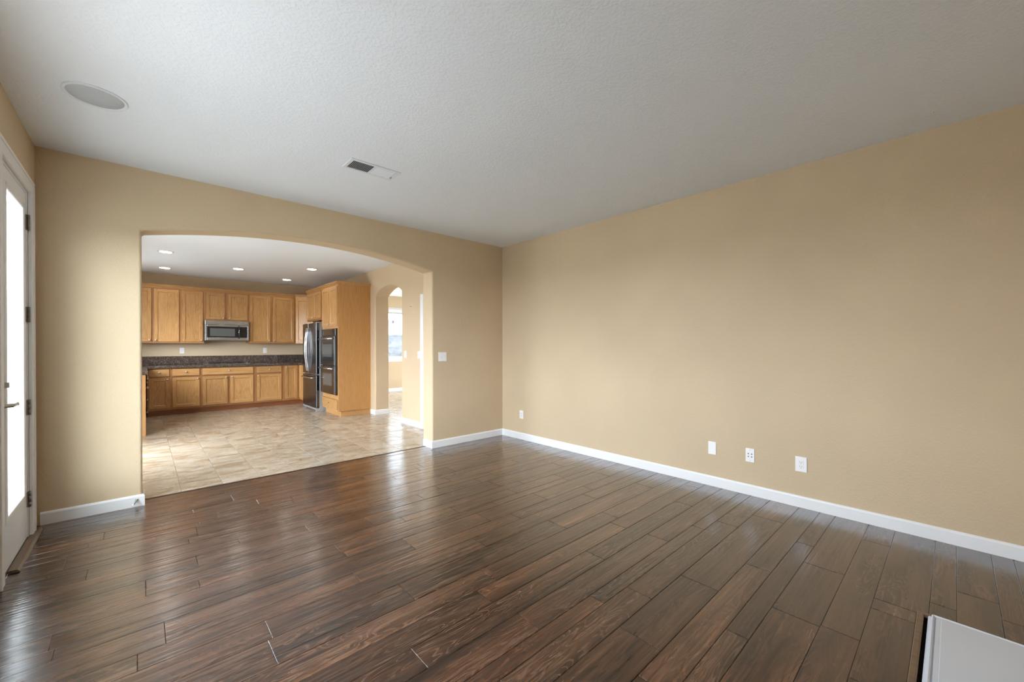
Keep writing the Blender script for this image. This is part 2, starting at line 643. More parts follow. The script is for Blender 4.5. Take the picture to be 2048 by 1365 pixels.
def board_floor(name, boards, zt, gap, bev, depth, m, under, ub):
    bm = bmesh.new()
    lay = bm.loops.layers.float_color.new('plank')
    for (x0, x1, y0, y1) in boards:
        c = (random.random(), random.random(), random.random(), 1)
        x0 += gap; x1 -= gap; y0 += gap; y1 -= gap
        if x1 - x0 < 3 * bev or y1 - y0 < 3 * bev: continue
        T = [bm.verts.new(p) for p in ((x0 + bev, y0 + bev, zt), (x1 - bev, y0 + bev, zt), (x1 - bev, y1 - bev, zt), (x0 + bev, y1 - bev, zt))]
        B = [bm.verts.new(p) for p in ((x0, y0, zt - bev * .7), (x1, y0, zt - bev * .7), (x1, y1, zt - bev * .7), (x0, y1, zt - bev * .7))]
        D = [bm.verts.new((v.co.x, v.co.y, zt - depth)) for v in B]
        fs = [bm.faces.new(T)]
        for i in range(4):
            j = (i + 1) % 4
            fs.append(bm.faces.new((B[i], B[j], T[j], T[i])))
            fs.append(bm.faces.new((D[i], D[j], B[j], B[i])))
        for f in fs:
            f.material_index = 0
            for lp in f.loops: lp[lay] = c
    for (a, b, c_, d) in ub:
        f = bm.faces.new([bm.verts.new(p) for p in ((a, c_, zt - depth), (b, c_, zt - depth), (b, d, zt - depth), (a, d, zt - depth))])
        f.material_index = 1
    me = bpy.data.meshes.new(name)
    bm.to_mesh(me)
    bm.free()
    me.materials.append(m)
    me.materials.append(under)
    o = bpy.data.objects.new(name, me)
    COL.objects.link(o)
    return o


ys = [-0.62, -0.53, -0.337, -0.242, -0.153, -0.009, 0.082, 0.277, 0.416, 0.608, 0.703, 0.837, 1.04, 1.185, 1.273, 1.424, 1.567, 1.702, 1.85, 2.035,
      2.19, 2.31, 2.50, 2.59, 2.73, 2.82, 3.015, 3.155, 3.245, 3.385, 3.475, 3.665, 3.755, 3.845, 3.985, 4.075, 4.27, 4.41, 4.50, 4.62]
joints = [(1.436, 4.37), (0.561, 4.178), (-0.198, 3.912), (-0.342, 3.581), (0.224, 3.441), (-0.237, 3.325), (0.974, 3.316), (0.469, 3.219), (0.01, 2.927), (1.23, 2.92),
          (0.225, 2.777), (-0.299, 2.686), (0.914, 2.66), (0.072, 2.398), (0.881, 2.26), (1.635, 2.126), (2.834, 2.119), (0.421, 2.116), (1.022, 1.941), (2.216, 1.934),
          (1.438, 1.779), (1.301, 1.642), (2.529, 1.619), (2.06, 1.502), (0.842, 1.497), (2.561, 1.336), (1.335, 1.333), (1.707, 1.22), (2.918, 1.211), (3.131, 1.108),
          (1.916, 1.108), (2.238, 0.939), (3.441, 0.93), (2.642, 0.766), (1.963, 0.654), (3.185, 0.653), (2.915, 0.508), (3.543, 0.346), (2.314, 0.343), (2.649, 0.198), (2.926, 0.036)]
boards = []
HX, HY = 2.764, 0.120      # corner of the hearth trim
for a, b in zip(ys, ys[1:]):
    js = sorted(j[0] for j in joints if a < j[1] < b)
    if not js: js = [random.uniform(0.6, 2.6)]
    # continue the row with board lengths of about 1.2 m
    while js[0] - X0 > 1.35: js.insert(0, js[0] - random.choice((0.62, 1.2, 1.21, 0.9)))
    while X1 - js[-1] > 1.35: js.append(js[-1] + random.choice((0.62, 1.2, 1.21, 0.9)))
    xs = [X0] + [j for j in js if X0 + .08 < j < X1 - .08] + [X1]
    for c, d in zip(xs, xs[1:]):
        if b > 4.466:
            # last rows run only between the arch jambs
            c2, d2 = max(c, -0.005), min(d, 2.712)
            if a < 4.466: c2, d2 = c, d
            if d2 - c2 > .02: boards.append((c2, d2, a, b))
        elif a < HY and d > 1.02:
            # boards are cut around the hearth opening
            if c < 1.02: boards.append((c, 1.02, a, b))
            if b > HY: boards.append((max(c, 1.02), min(d, HX), HY, b)) if min(d, HX) > max(c, 1.02) + .02 else None
            if d > HX: boards.append((max(c, HX), d, a, b))
        else:
            boards.append((c, d, a, b))
fl = struct(board_floor('floor', boards, 0.0, 0.0008, 0.0020, 0.012, FLOORW, UNDER, [(X0 - .1, X1 + .1, YR, 4.62)]),
            'dark brown hand-scraped wood plank floor of mixed board widths')

tiles = []
x = 0.256 - 0.305 * 4
while x < XD:
    y = 4.628
    first = True
    while y < YD:
        yn = y + 0.61 if not first else 5.19
        first = False
        a, b, c, d = max(x, X0), min(x + .305, XD), y, min(yn, YD)
        if b > a + .02 and d > c + .02:
            tiles.append((a, b, c, d))
        y = yn
    x += 0.305
ft = struct(board_floor('floor_kitchen', tiles, 0.0, 0.0016, 0.0016, 0.0035, TILE, GROUT, [(X0 - .1, XD + .1, 4.62, YD + .1)]),
            'beige travertine-look tile floor of kitchen and dining room')

# ------------------------------------------------------------------ ceiling
mb = MB()
mb.box(X0 - .2, XD + .2, YR - .2, YD + .2, HC, HC + .12)
struct(mb.build('ceiling', m=CEIL), 'white lightly textured flat ceiling')


# ------------------------------------------------------------------ walls
def arch_pts(a, b, zs, zc, n=28):
    """points of a segmental arch from a to b springing at zs with crown zc"""
    w = abs(b - a) / 2
    r = zc - zs
    R = (w * w + r * r) / (2 * r)
    c = (a + b) / 2
    out = []
    t0 = math.asin(w / R)
    for i in range(n + 1):
        t = -t0 + 2 * t0 * i / n
        s = 1 if b > a else -1
        out.append((c + s * R * math.sin(t), zc - R + R * math.cos(t)))
    return out


AL, AR = -0.003, 2.712
ol = [(X0 - .12, -.05), (X0 - .12, HC + .05), (X1 + .12, HC + .05), (X1 + .12, -.05), (AR, -.05)] + list(reversed(arch_pts(AL, AR, 2.243, 2.393))) + [(AL, -.05)]
mb = MB()
mb.prism(ol, 'y', Y1, YA)
struct(mb.build('wall_back', m=WALL, bevel=0.019, bseg=5), 'tan textured wall with the wide shallow arch to the kitchen')

mb = MB()
mb.box(X1, X1 + .12, YR - .12, Y1 + .05, -.05, HC + .05)
struct(mb.build('wall_right', m=WALL), 'long plain tan textured wall on the right')


def wall_with_holes(name, axis, p0, p1, a0, a1, holes, label, z0=-.05, z1=HC + .05, m=WALL, bevel=0.0):
    """wall slab between p0..p1 in thickness, a0..a1 along, holes [(a,b,z0,z1)]"""
    mb = MB()
    cuts = sorted(holes)
    cur = a0

    def add(u0, u1, w0, w1):
        if u1 - u0 < 1e-4 or w1 - w0 < 1e-4: return
        if axis == 'y': mb.box(p0, p1, u0, u1, w0, w1)
        else: mb.box(u0, u1, p0, p1, w0, w1)
    for (a, b, c, d) in cuts:
        add(cur, a, z0, z1)
        add(a, b, z0, c)
        add(a, b, d, z1)
        cur = b
    add(cur, a1, z0, z1)
    return struct(mb.build(name, m=m), label)


DY0, DY1, DZ = 3.46, 4.235, 2.345      # patio door opening in the left wall
wall_with_holes('wall_left', 'y', X0 - LW, X0, YR - .12, YK + .1,
                [(1.1, 3.0, 0.60, 2.18), (DY0, DY1, -.05, DZ), (5.70, 7.0, -.05, 2.08), (8.15, 9.45, 1.10, 2.15)],
                'tan wall on the left with the glazed patio door')
wall_with_holes('wall_rear', 'x', YR - .12, YR, X0 - LW, X1 + .12, [], 'tan wall behind the camera')
wall_with_holes('wall_kitchen_back', 'x', YK, YK + .12, X0 - LW, XK + TK, [], 'tan kitchen wall behind the cabinets')

# kitchen right wall: door, arched passage, pier
PY0, PY1 = 6.335, 7.385
mb = MB()
pz = [(YA - .02, -.05), (YA - .02, HC + .05), (YK + .1, HC + .05), (YK + .1, -.05), (PY1, -.05)]
pz += list(reversed(arch_pts(PY0, PY1, 2.243, 2.398, 20))) + [(PY0, -.05), (5.60, -.05), (5.60, 2.03), (4.80, 2.03), (4.80, -.05)]
mb.prism(pz, 'x', XK, XK + TK)
struct(mb.build('wall_kitchen_right', m=WALL, bevel=0.019, bseg=4), 'tan kitchen wall with the small arched passage')

# dining room shell
WX0, WX1, WZ0, WZ1 = 4.62, 6.05, 0.93, 2.425
wall_with_holes('wall_dining_back', 'x', YD, YD + .14, XK + TK - .05, XD + .12, [(WX0, WX1, WZ0, WZ1)], 'tan dining room wall with the window')
wall_with_holes('wall_dining_right', 'y', XD, XD + .12, 5.2, YD + .1, [(6.6, 10.2, 0.15, 2.35)], 'tan wall on the far side of the dining room')
wall_with_holes('wall_dining_front', 'x', 5.2, 5.32, XK + TK - .02, XD + .1, [], 'tan wall closing the dining room towards the living room')

# ------------------------------------------------------------------ baseboards
BT, BH = 0.013, 0.092


def bprof(h=BH, t=BT):
    return [(0, 0.0005), (t, 0.0005), (t, h - .014), (t * .75, h - .006), (t * .35, h), (0, h)]


def baseboard(name, path, label):
    mb = MB()
    mb.sweep(path, bprof(), WHITE)
    return struct(mb.build(name), label)


e = 0.0005
baseboard('baseboard_right', [(X1 - e, Y1 - .001), (X1 - e, YR + .01)], 'white baseboard along the right wall')
baseboard('baseboard_left', [(X0 + e, YR + .01), (X0 + e, 3.37)], 'white baseboard along the left wall before the patio door')
baseboard('baseboard_back_right', [(AR - e, YA - .03), (AR - e, Y1 - e), (X1 - BT, Y1 - e)], 'white baseboard right of the big arch, wrapping its jamb')
baseboard('baseboard_back_left', [(X0 + .02, Y1 - e), (AL + e, Y1 - e), (AL + e, YA - .05)], 'white baseboard between patio door and big arch')
baseboard('baseboard_passage_near', [(XK - e, 5.69), (XK - e, PY0 + e), (XK + TK - .02, PY0 + e)][::-1], 'white baseboard on the wall before the small arch')
baseboard('baseboard_pier', [(XK + TK, PY1 - e), (XK - e, PY1 - e), (XK - e, 7.57)][::-1], 'white baseboard round the pier beside the oven tower')
baseboard('baseboard_dining', [(XK + TK + .01, YD - e), (XD - .01, YD - e)], 'white baseboard under the dining room window')

# ------------------------------------------------------------------ patio door (left wall)
door = struct(empty('door_1', (X0, (DY0 + DY1) / 2, 0)), 'white glazed patio door at the left edge')


def loc(o, parent):
    """keep world position while parented to an unrotated empty"""
    o.location = -Vector(parent.location)
    o.parent = parent
    return o


mb = MB()
CW, CT = 0.087, 0.018
ci0, ci1, ciz = DY0 + .008, DY1 - .008, DZ - .008
mb.box(X0 + .0004, X0 + CT, ci0 - CW + .02, ci0, 0.001, ciz + CW - .02)
mb.box(X0 + .0004, X0 + CT, ci1, ci1 + CW - .02, 0.001, ciz + CW - .02)
mb.box(X0 + .0004, X0 + CT, ci0, ci1, ciz, ciz + CW - .02)
for a, b in ((ci0 - CW, ci0 - CW + .02), (ci1 + CW - .02, ci1 + CW)):
    mb.box(X0 + .0004, X0 + CT + .004, a, b, 0.001, ciz + CW - .02)
mb.box(X0 + .0004, X0 + CT + .004, ci0 - CW, ci1 + CW, ciz + CW - .02, ciz + CW)
loc(mb.build('casing', m=WHITE, bevel=.003), door)
mb = MB()
mb.box(X0 - LW, X0 - .001, DY0 + .001, DY0 + .022, 0.001, DZ - .001)
mb.box(X0 - LW, X0 - .001, DY1 - .022, DY1 - .001, 0.001, DZ - .001)
mb.box(X0 - LW, X0 - .001, DY0 + .022, DY1 - .022, DZ - .022, DZ - .001)
mb.box(X0 - LW, X0 - .05, DY0 + .022, DY0 + .035, 0.001, DZ - .022)
mb.box(X0 - LW, X0 - .05, DY1 - .035, DY1 - .022, 0.001, DZ - .022)
loc(mb.build('jamb', m=WHITE, bevel=.002), door)
sy0, sy1, sz0, sz1 = DY0 + .025, DY1 - .026, 0.012, DZ - .026
g0, g1, gz0, gz1 = sy0 + .105, sy1 - .125, 0.30, sz1 - .098
mb = MB()
xf, xb = X0 - .006, X0 - .048
mb.box(xb, xf, sy0, g0, sz0, sz1)
mb.box(xb, xf, g1, sy1, sz0, sz1)
mb.box(xb, xf, g0, g1, sz0, gz0)
mb.box(xb, xf, g0, g1, gz1, sz1)
loc(mb.build('door_panel', m=WHITE), door)
mb = MB()      # raised moulding frame round the glass
fwid = .030
for (a, b, c, d) in ((g0 - .012, g0 + fwid, gz0 - .012, gz1 + .012), (g1 - fwid, g1 + .012, gz0 - .012, gz1 + .012)):
    mb.box(xf - .02, xf + .012, a, b, c, d)
mb.box(xf - .02, xf + .012, g0, g1, gz0 - .012, gz0 + fwid)
mb.box(xf - .02, xf + .012, g0, g1, gz1 - fwid, gz1 + .012)
loc(mb.build('glazing_bead', m=WHITE, bevel=.008, bseg=3), door)
mb = MB()
mb.box(xf - .034, xf - .028, g0 + fwid - .01, g1 - fwid + .01, gz0 + .01, gz1 - .01)
loc(mb.build('glass_pane', m=GLASS_DOOR), door)
for zc in (2.13, 1.51, 0.885, 0.265):
    mb = MB()
    hy = sy1 + .004
    mb.tube([(X0 + .004, hy, zc - .052), (X0 + .004, hy, zc + .052)], .0075, 12, HINGE)
    for q in (-.035, 0, .035):
        mb.tube([(X0 + .004, hy, zc + q - .014), (X0 + .004, hy, zc + q + .014)], .0082, 12, HINGE)
    mb.box(X0 - .006, X0 - .0008, hy - .022, hy + .02, zc - .05, zc + .05, HINGE)
    loc(mb.build('hinge'), door)
mb = MB()
ly, lz = sy0 + .055, 0.965
Mx = Matrix.Translation((xf, ly, lz)) @ Matrix.Rotation(PI / 2, 4, 'Y')
mb.lathe([(0, 0), (.030, 0), (.030, .006), (.024, .011), (.012, .013), (.011, .045), (0, .047)], Mx, 20, NICKEL)
mb.tube([(xf + .042, ly - .006, lz), (xf + .046, ly + .03, lz + .001), (xf + .046, ly + .075, lz + .004), (xf + .043, ly + .11, lz - .006)], [.0095, .009, .0085, .007], 12, NICKEL)
loc(mb.build('lever_handle'), door)
mb = MB()
Mx = Matrix.Translation((xf, ly, lz + .115)) @ Matrix.Rotation(PI / 2, 4, 'Y')
mb.lathe([(0, 0), (.029, 0), (.029, .007), (.022, .012), (0, .013)], Mx, 20, NICKEL)
mb.box(xf + .012, xf + .030, ly - .004, ly + .004, lz + .10, lz + .13, NICKEL)
loc(mb.build('deadbolt'), door)
mb = MB()
mb.box(X0 - LW, X0 - .002, DY0 + .023, DY1 - .023, 0.0, 0.011)
loc(mb.build('sill_plate', m=mat('bronze_sill', (0.12, 0.10, 0.08), .4, .8)), door)
# floor trim strip in front of the door
mb = MB()
mb.prism([(X0 + .001, 0.0), (X0 + .048, 0.0), (X0 + .046, .006), (X0 + .036, .016), (X0 + .001, .016)], 'y', 3.62, 4.362, TRIMW)
struct(mb.build('trim_1', bevel=.001), 'brown wood trim strip on the floor along the patio door')

# threshold strip between wood and tile
mb = MB()
mb.box(AL + .001, AR - .001, 4.612, 4.632, -.004, 0.003)
struct(mb.build('trim_2', m=mat('dark_threshold', (0.045, 0.025, 0.015), .4)), 'thin dark strip where wood floor meets tile')

# ------------------------------------------------------------------ casing and door at the near end of the kitchen right wall
door2 = struct(empty('door_2', (XK, 5.2, 0)), 'white door in the kitchen right wall, only its casing edge showing')
mb = MB()
for a, b, c, d in ((5.595, 5.682, .001, 2.115), (4.722, 4.805, .001, 2.115), (4.805, 5.595, 2.028, 2.115)):
    mb.box(XK - .02, XK, a, b, c, d)
loc(mb.build('casing', m=WHITE, bevel=.003), door2)
mb = MB()
mb.box(XK + .02, XK + .055, 4.81, 5.59, .01, 2.02)
loc(mb.build('door_panel', m=WHITE, bevel=.002), door2)


# ------------------------------------------------------------------ dining window
def window(name, axis, wallface, a0, a1, z0, z1, depth, label, pane=True, rails=1, sill=True, inward=-1):
    """frame set in an opening; wallface = room-side plane, depth goes away from the room"""
    w = struct(empty(name, (((a0 + a1) / 2, wallface, z0) if axis == 'x' else (wallface, (a0 + a1) / 2, z0))), label)
    s = -inward     # outward sign along the wall normal

    def B(mb, a, b, n0, n1, c, d):
        p0, p1 = wallface + s * n0, wallface + s * n1
        if axis == 'x': mb.box(a, b, p0, p1, c, d)
        else: mb.box(p0, p1, a, b, c, d)
    f = .045
    mb = MB()
    n0, n1 = depth * .45, depth * .8
    B(mb, a0, a0 + f, n0, n1, z0, z1)
    B(mb, a1 - f, a1, n0, n1, z0, z1)
    B(mb, a0 + f, a1 - f, n0, n1, z1 - f, z1)
    B(mb, a0 + f, a1 - f, n0, n1, z0, z0 + f * 1.6)
    loc(mb.build('frame', m=WHITE, bevel=.003), w)
    if rails:
        mb = MB()
        mid = (a0 + a1) / 2
        B(mb, mid - .028, mid + .028, n0 + .004, n1 - .004, z0 + f * 1.6, z1 - f)
        loc(mb.build('meeting_stile', m=WHITE, bevel=.003), w)
    if pane:
        mb = MB()
        B(mb, a0 + f - .005, a1 - f + .005, n0 + .02, n0 + .024, z0 + f, z1 - f + .005)
        loc(mb.build('glass_pane', m=GLASS_DIM), w)
    if sill:
        mb = MB()
        B(mb, a0 - .03, a1 + .03, -.03, -.0004, z0 - .018, z0 + .005)
        B(mb, a0 + .0005, a1 - .0005, -.0004, n0, z0 + .0005, z0 + .005)
        B(mb, a0 - .02, a1 + .02, -.014, -.0004, z0 - .07, z0 - .018)
        loc(mb.build('window_sill', m=WHITE, bevel=.003), w)
    return w


window('window_1', 'x', YD, WX0, WX1, WZ0, WZ1, .14, 'white framed dining room window seen through the small arch', rails=0)
window('window_2', 'y', X0, 1.1, 3.0, 0.60, 2.18, LW, 'white framed window in the left wall, out of view', pane=False, inward=1)
window('window_3', 'y', X0, 5.70, 7.0, 0.02, 2.08, LW, 'white framed sliding glass door of the breakfast nook, out of view', pane=False, sill=False, inward=1)
window('window_4', 'y', X0, 8.15, 9.45, 1.10, 2.15, LW, 'unseen white framed window added over the left kitchen counter for light', pane=False, inward=1)  # unseen window added to light the fridge and oven tower
window('window_5', 'y', XD, 6.6, 10.2, 0.15, 2.35, .12, 'white framed window on the far side of the dining room', pane=False, sill=False)

sh = tag(empty('window_shade', ((WX0 + WX1) / 2, YD + .03, WZ1)), 'white roller shade rolled up at the top of the dining room window', 'window shade')
mb = MB()
mb.box(WX0 + .01, WX1 - .01, YD + .005, YD + .055, WZ1 - .055, WZ1 - .002)
loc(mb.build('headrail', m=mat('shade_headrail_grey', (.62, .63, .65), .5), bevel=.006), sh)
mb = MB()
mb.box(WX0 + .015, WX1 - .015, YD + .012, YD + .05, WZ1 - .15, WZ1 - .057)
loc(mb.build('folded_fabric', m=PLAST, bevel=.004), sh)
mb = MB()
mb.box(WX0 + .012, WX1 - .012, YD + .008, YD + .054, WZ1 - .185, WZ1 - .152)
loc(mb.build('bottom_rail', m=mat('shade_rail_grey', (.5, .51, .53), .5), bevel=.004), sh)

# ------------------------------------------------------------------ outdoors
mb = MB()
mb.box(-60, 70, -60, 80, -.30, -.14)
tag(mb.build('ground', m=GRAVEL), 'pale gravel ground outside the house', 'ground')['kind'] = 'structure'
mb = MB()
mb.box(2, 15, 14.6, 14.8, -.14, 1.70)
mb.box(2, 15, 14.57, 14.83, 1.70, 1.76)
tag(mb.build('garden_wall', m=BLOCK, bevel=.01), 'grey block garden wall outside the dining room window', 'wall')
nh = tag(empty('neighbour_house', (9, 20, -.14)), 'bright white stucco neighbouring house behind the garden wall', 'house')
mb = MB()
mb.box(3, 17, 19.5, 25, -.14, 5.6)
loc(mb.build('wall', m=STUCCO), nh)
mb = MB()
mb.box(8.72, 8.84, 19.42, 19.5, 1.5, 2.62)
mb.box(9.44, 9.56, 19.42, 19.5, 1.5, 2.62)
mb.box(8.72, 9.56, 19.42, 19.5, 2.50, 2.64)
mb.box(8.72, 9.56, 19.42, 19.5, 1.4, 1.5)
nwf = loc(mb.build('window', m=mat('grey_window_trim', (.07, .075, .085), .6)), nh)
mb = MB()
mb.box(8.84, 9.44, 19.46, 19.49, 1.5, 2.5)
pn = mb.build('pane', m=mat('pale_window_glass', (.14, .17, .20), .2))
pn.parent = nwf
mb = MB()
mb.prism([(18.9, 5.5), (22.2, 7.4), (25.6, 5.5)], 'x', 2.6, 17.4)
loc(mb.build('roof', m=ROOFM), nh)

# ------------------------------------------------------------------ ceiling fittings
KNOB_PROF = [(0, 0.0), (.0055, 0), (.005, .010), (.009, .014), (.0155, .019), (.0165, .024), (.013, .029), (0, .031)]


def can_light(i, x, y, label, first=[None]):
    if first[0] is None:
        c = empty('recessed_light', (x, y, HC))
        mb = MB()
        mb.lathe([(.074, 0.0), (.098, -.0005), (.098, -.004), (.092, -.007), (.078, -.006), (.074, -.002)], Matrix(), 36, WHITE)
        mb.build('trim_ring', c)
        mb = MB()
        mb.lathe([(0, -.003), (.0745, -.003), (.0745, -.0005), (0, -.0005)], Matrix(), 32, LAMP)
        mb.build('lens', c)
        first[0] = c
    else:
        c = copy_tree(first[0])
        c.location = (x, y, HC)
    return tag(c, label, 'ceiling light', 'recessed lights of the kitchen ceiling')


can_light(0, 0.267, 8.108, 'recessed ceiling light nearest the left jamb, the nearer of two at far left')
can_light(1, 0.307, 9.76, 'recessed ceiling light at far left, close above the wall cabinets')
can_light(2, 1.321, 8.985, 'recessed ceiling light in the middle, above the microwave')
can_light(3, 2.342, 8.107, 'rightmost recessed ceiling light, in front of the fridge and oven tower')
can_light(4, 2.31, 9.745, 'smallest looking recessed ceiling light, at the back right of kitchen')

spk = tag(empty('ceiling_speaker', (-.195, 3.355, HC)), 'round white flush speaker in the ceiling at upper left', 'speaker')
mb = MB()
mb.lathe([(.120, -.001), (.1375, -.0005), (.1375, -.004), (.134, -.0075), (.124, -.0075), (.120, -.003)], Matrix(), 48, VENTW)
mb.build('rim', spk)
mb = MB()
mb.lathe([(0, -.005), (.118, -.0035), (.1195, -.001), (0, -.001)], Matrix(), 48, GRILLE)
mb.build('grille', spk)

vent = tag(empty('ceiling_vent', (1.39, 3.215, HC)), 'white louvred air vent in the ceiling, half its slats dark', 'vent')
VX, VY = .205, .104
mb = MB()
fwv = .030
mb.box(-VX, VX, -VY, -VY + fwv, -.007, -.0005)
mb.box(-VX, VX, VY - fwv, VY, -.007, -.0005)
mb.box(-VX, -VX + fwv, -VY + fwv, VY - fwv, -.007, -.0005)
mb.box(VX - fwv, VX, -VY + fwv, VY - fwv, -.007, -.0005)
mb.box(-.008, .008, -VY + fwv, VY - fwv, -.007, -.0005)
mb.build('frame', vent, VENTW, bevel=.003)
mb = MB()
mb.box(-VX + fwv, VX - fwv, -VY + fwv, VY - fwv, -.0012, -.0006)
mb.build('dark_backing', vent, DARK)  # dark sheet stands in for the shaded duct above the slats
for side in (-1, 1):
    for k in range(13):
        xx = side * (.014 + k * .0125)
        mb = MB()
        Mx = Matrix.Translation((xx, 0, -.0045)) @ Matrix.Rotation(math.radians(-46 if side < 0 else 27), 4, 'Y')
        mb.box(-.0045, .0045, -VY + fwv, VY - fwv, -.0005, .0005, VENTW, Mx)
        mb.build('slat', vent)
mb = MB()
mb.box(VX - fwv + .001, VX - fwv + .006, .02, .05, -.011, -.004)
mb.build('damper_lever', vent, HINGE)

for (x, y, lab) in ((3.62, .095, 'tiny screw in the ceiling near the right wall, nearest the camera'), (3.609, 1.656, 'tiny screw in the ceiling above the right wall, middle of three'),
                    (3.605, 3.178, 'tiny screw in the ceiling near the far right corner of the room')):
    mb = MB()
    mb.lathe([(0, -.012), (.004, -.011), (.005, -.007), (.003, -.005), (.003, -.001), (.009, -.001), (.009, 0)], Matrix.Translation((x, y, HC)), 12, PLAST)
    tag(mb.build('ceiling_screw'), lab, 'screw', 'screws along the ceiling by the right wall')


# ------------------------------------------------------------------ wall plates (local: plate in xz plane facing -y)
def plate(name, w, h, loc_, rotz, label, cat, kind, group=None):
    p = tag(empty(name, loc_, rotz), label, cat, group)
    mb = MB()
    mb.box(-w / 2, w / 2, -.006, 0, -h / 2, h / 2, PLAST, None, .0025, 2)
    mb.build('cover_plate', p)
    gx = {'double_switch': (-.024, .024), 'switch': (0,), 'outlet': (0,)}.get(kind, ())
    for g in gx:
        mb = MB()
        if kind == 'outlet':
            mb.box(g - .0165, g + .0165, -.0085, -.0055, -.033, .033, PLAST, None, .001, 1)
            for zz in (.017, -.017):
                mb.box(g - .0075, g - .0055, -.0095, -.0080, zz - .003, zz + .006, DARK)
                mb.box(g + .0055, g + .0075, -.0095, -.0080, zz - .003, zz + .006, DARK)
                mb.box(g - .002, g + .002, -.0095, -.0080, zz - .012, zz - .008, DARK)
            mb.build('receptacle', p)
        else:
            mb.prism([(-.0085, .033), (-.0065, 0), (-.0095, -.033), (-.005, -.033), (-.005, .033)], 'x', g - .0165, g + .0165, PLAST)
            mb.build('rocker', p, bevel=.001)
    if kind == 'ports':
        for sx in (-.013, .013):
            for sz, r in ((.012, .0055), (-.012, .0055)):
                mb = MB()
                Mx = Matrix.Translation((sx, -.006, sz)) @ Matrix.Rotation(PI / 2, 4, 'X')
                mb.lathe([(0, .006), (r * .5, .006), (r * .55, .001), (r, .001), (r, -.001)], Mx, 14, HINGE)
                mb.build('jack', p)
        for sz in (.044, -.044):
            mb = MB()
            mb.lathe([(0, .0015), (.003, .001), (.0035, -.001)], Matrix.Translation((0, -.006, sz)) @ Matrix.Rotation(PI / 2, 4, 'X'), 12, NICKEL)
            mb.build('screw', p)
    return p


RR = -PI / 2      # facing -x
plate('light_switch', .122, .118, (2.862, Y1, 1.160), 0, 'white double rocker switch right of the big arch', 'light switch', 'double_switch')
plate('wall_outlet', .070, .114, (X1, 4.061, .345), RR, 'white outlet low on the right wall near the far corner', 'outlet', 'outlet')
plate('blank_plate', .070, .117, (X1, 1.511, .350), RR, 'blank white plate low on the right wall, leftmost of three', 'wall plate', 'blank')
plate('jack_plate', .070, .117, (X1, 1.195, .345), RR, 'white plate with four small jacks between blank plate and outlet', 'wall plate', 'ports')
plate('wall_outlet', .078, .120, (X1, .827, .345), RR, 'white duplex outlet on the right wall, nearest the camera', 'outlet', 'outlet')
plate('light_switch', .070, .115, (XK, 6.20, 1.160), RR, 'white single switch just right of the small arch', 'light switch', 'switch')
plate('light_switch', .070, .115, (XK, 5.752, 1.160), RR, 'white single switch beside the white door casing', 'light switch', 'switch')
plate('wall_outlet', .070, .114, (0.592, YK, 1.215), 0, 'white outlet over the counter left of the cooktop', 'outlet', 'outlet')
plate('wall_outlet', .070, .114, (2.058, YK, 1.208), 0, 'white outlet over the counter right of the cooktop', 'outlet', 'outlet')

mb = MB()
mb.tube([(XK, 6.003, 1.948), (XK - .012, 6.003, 1.948), (XK - .016, 6.003, 1.942)], .004, 8, HINGE)
tag(mb.build('wall_screw'), 'small dark screw in the kitchen wall above the light switch', 'screw')

# spring door stop on the baseboard
ds = tag(empty('door_stop', (-.036, Y1 - BT, .056)), 'small spring door stop on the baseboard left of the big arch', 'door stop')
mb = MB()
hx = []
axis_d = Vector((-.35, -.9, -.33)).normalized()
u = axis_d.orthogonal().normalized()
w_ = axis_d.cross(u)
for i in range(121):
    t = i / 120
    a = t * 2 * PI * 14
    hx.append(axis_d * (.004 + t * .062) + (u * math.cos(a) + w_ * math.sin(a)) * (.0062 - .001 * t))
mb.tube(hx, .0013, 6, STEELB)
mb.build('spring', ds)
mb = MB()
mb.tube([axis_d * 0, axis_d * .005], .010, 16, STEELB)
mb.build('base', ds)
mb = MB()
mb.tube([axis_d * .064, axis_d * .078], .0078, 14, PLAST)
mb.build('rubber_tip', ds)

# ------------------------------------------------------------------ hearth (bottom right)
mb = MB()
TH, TWD = .014, .024
mb.sweep([(1.02, HY), (HX, HY), (HX, YR + .001)], [(0, .0), (0, .009), (.003, .013), (.018, TH), (TWD, .012), (TWD, 0)], TRIMW)
struct(mb.build('trim_3'), 'brown wood trim strip on the floor framing the white hearth')
h = tag(empty('hearth', (1.9, -.25, 0)), 'white painted raised hearth slab with moulded edge at bottom right', 'hearth')
hx1, hy1 = HX - .022, .084
mb = MB()
zt = .034
mb.sweep([(1.05, hy1), (hx1, hy1), (hx1, YR + .002)], [(0.002, -.01), (0.002, zt * .35), (.007, zt * .55), (.013, zt * .60), (.014, zt * .90), (.018, zt * 1.05), (.023, zt * .99), (.025, zt * .80), (.028, zt * .80), (.030, zt), (.05, zt), (.05, -.01)], HEARTH)
loc(mb.build('moulded_edge'), h)
mb = MB()
mb.box(1.05, hx1 - .045, YR + .002, hy1 - .045, -.01, zt + .0012)
loc(mb.build('slab', m=HEARTH, bevel=.0015), h)


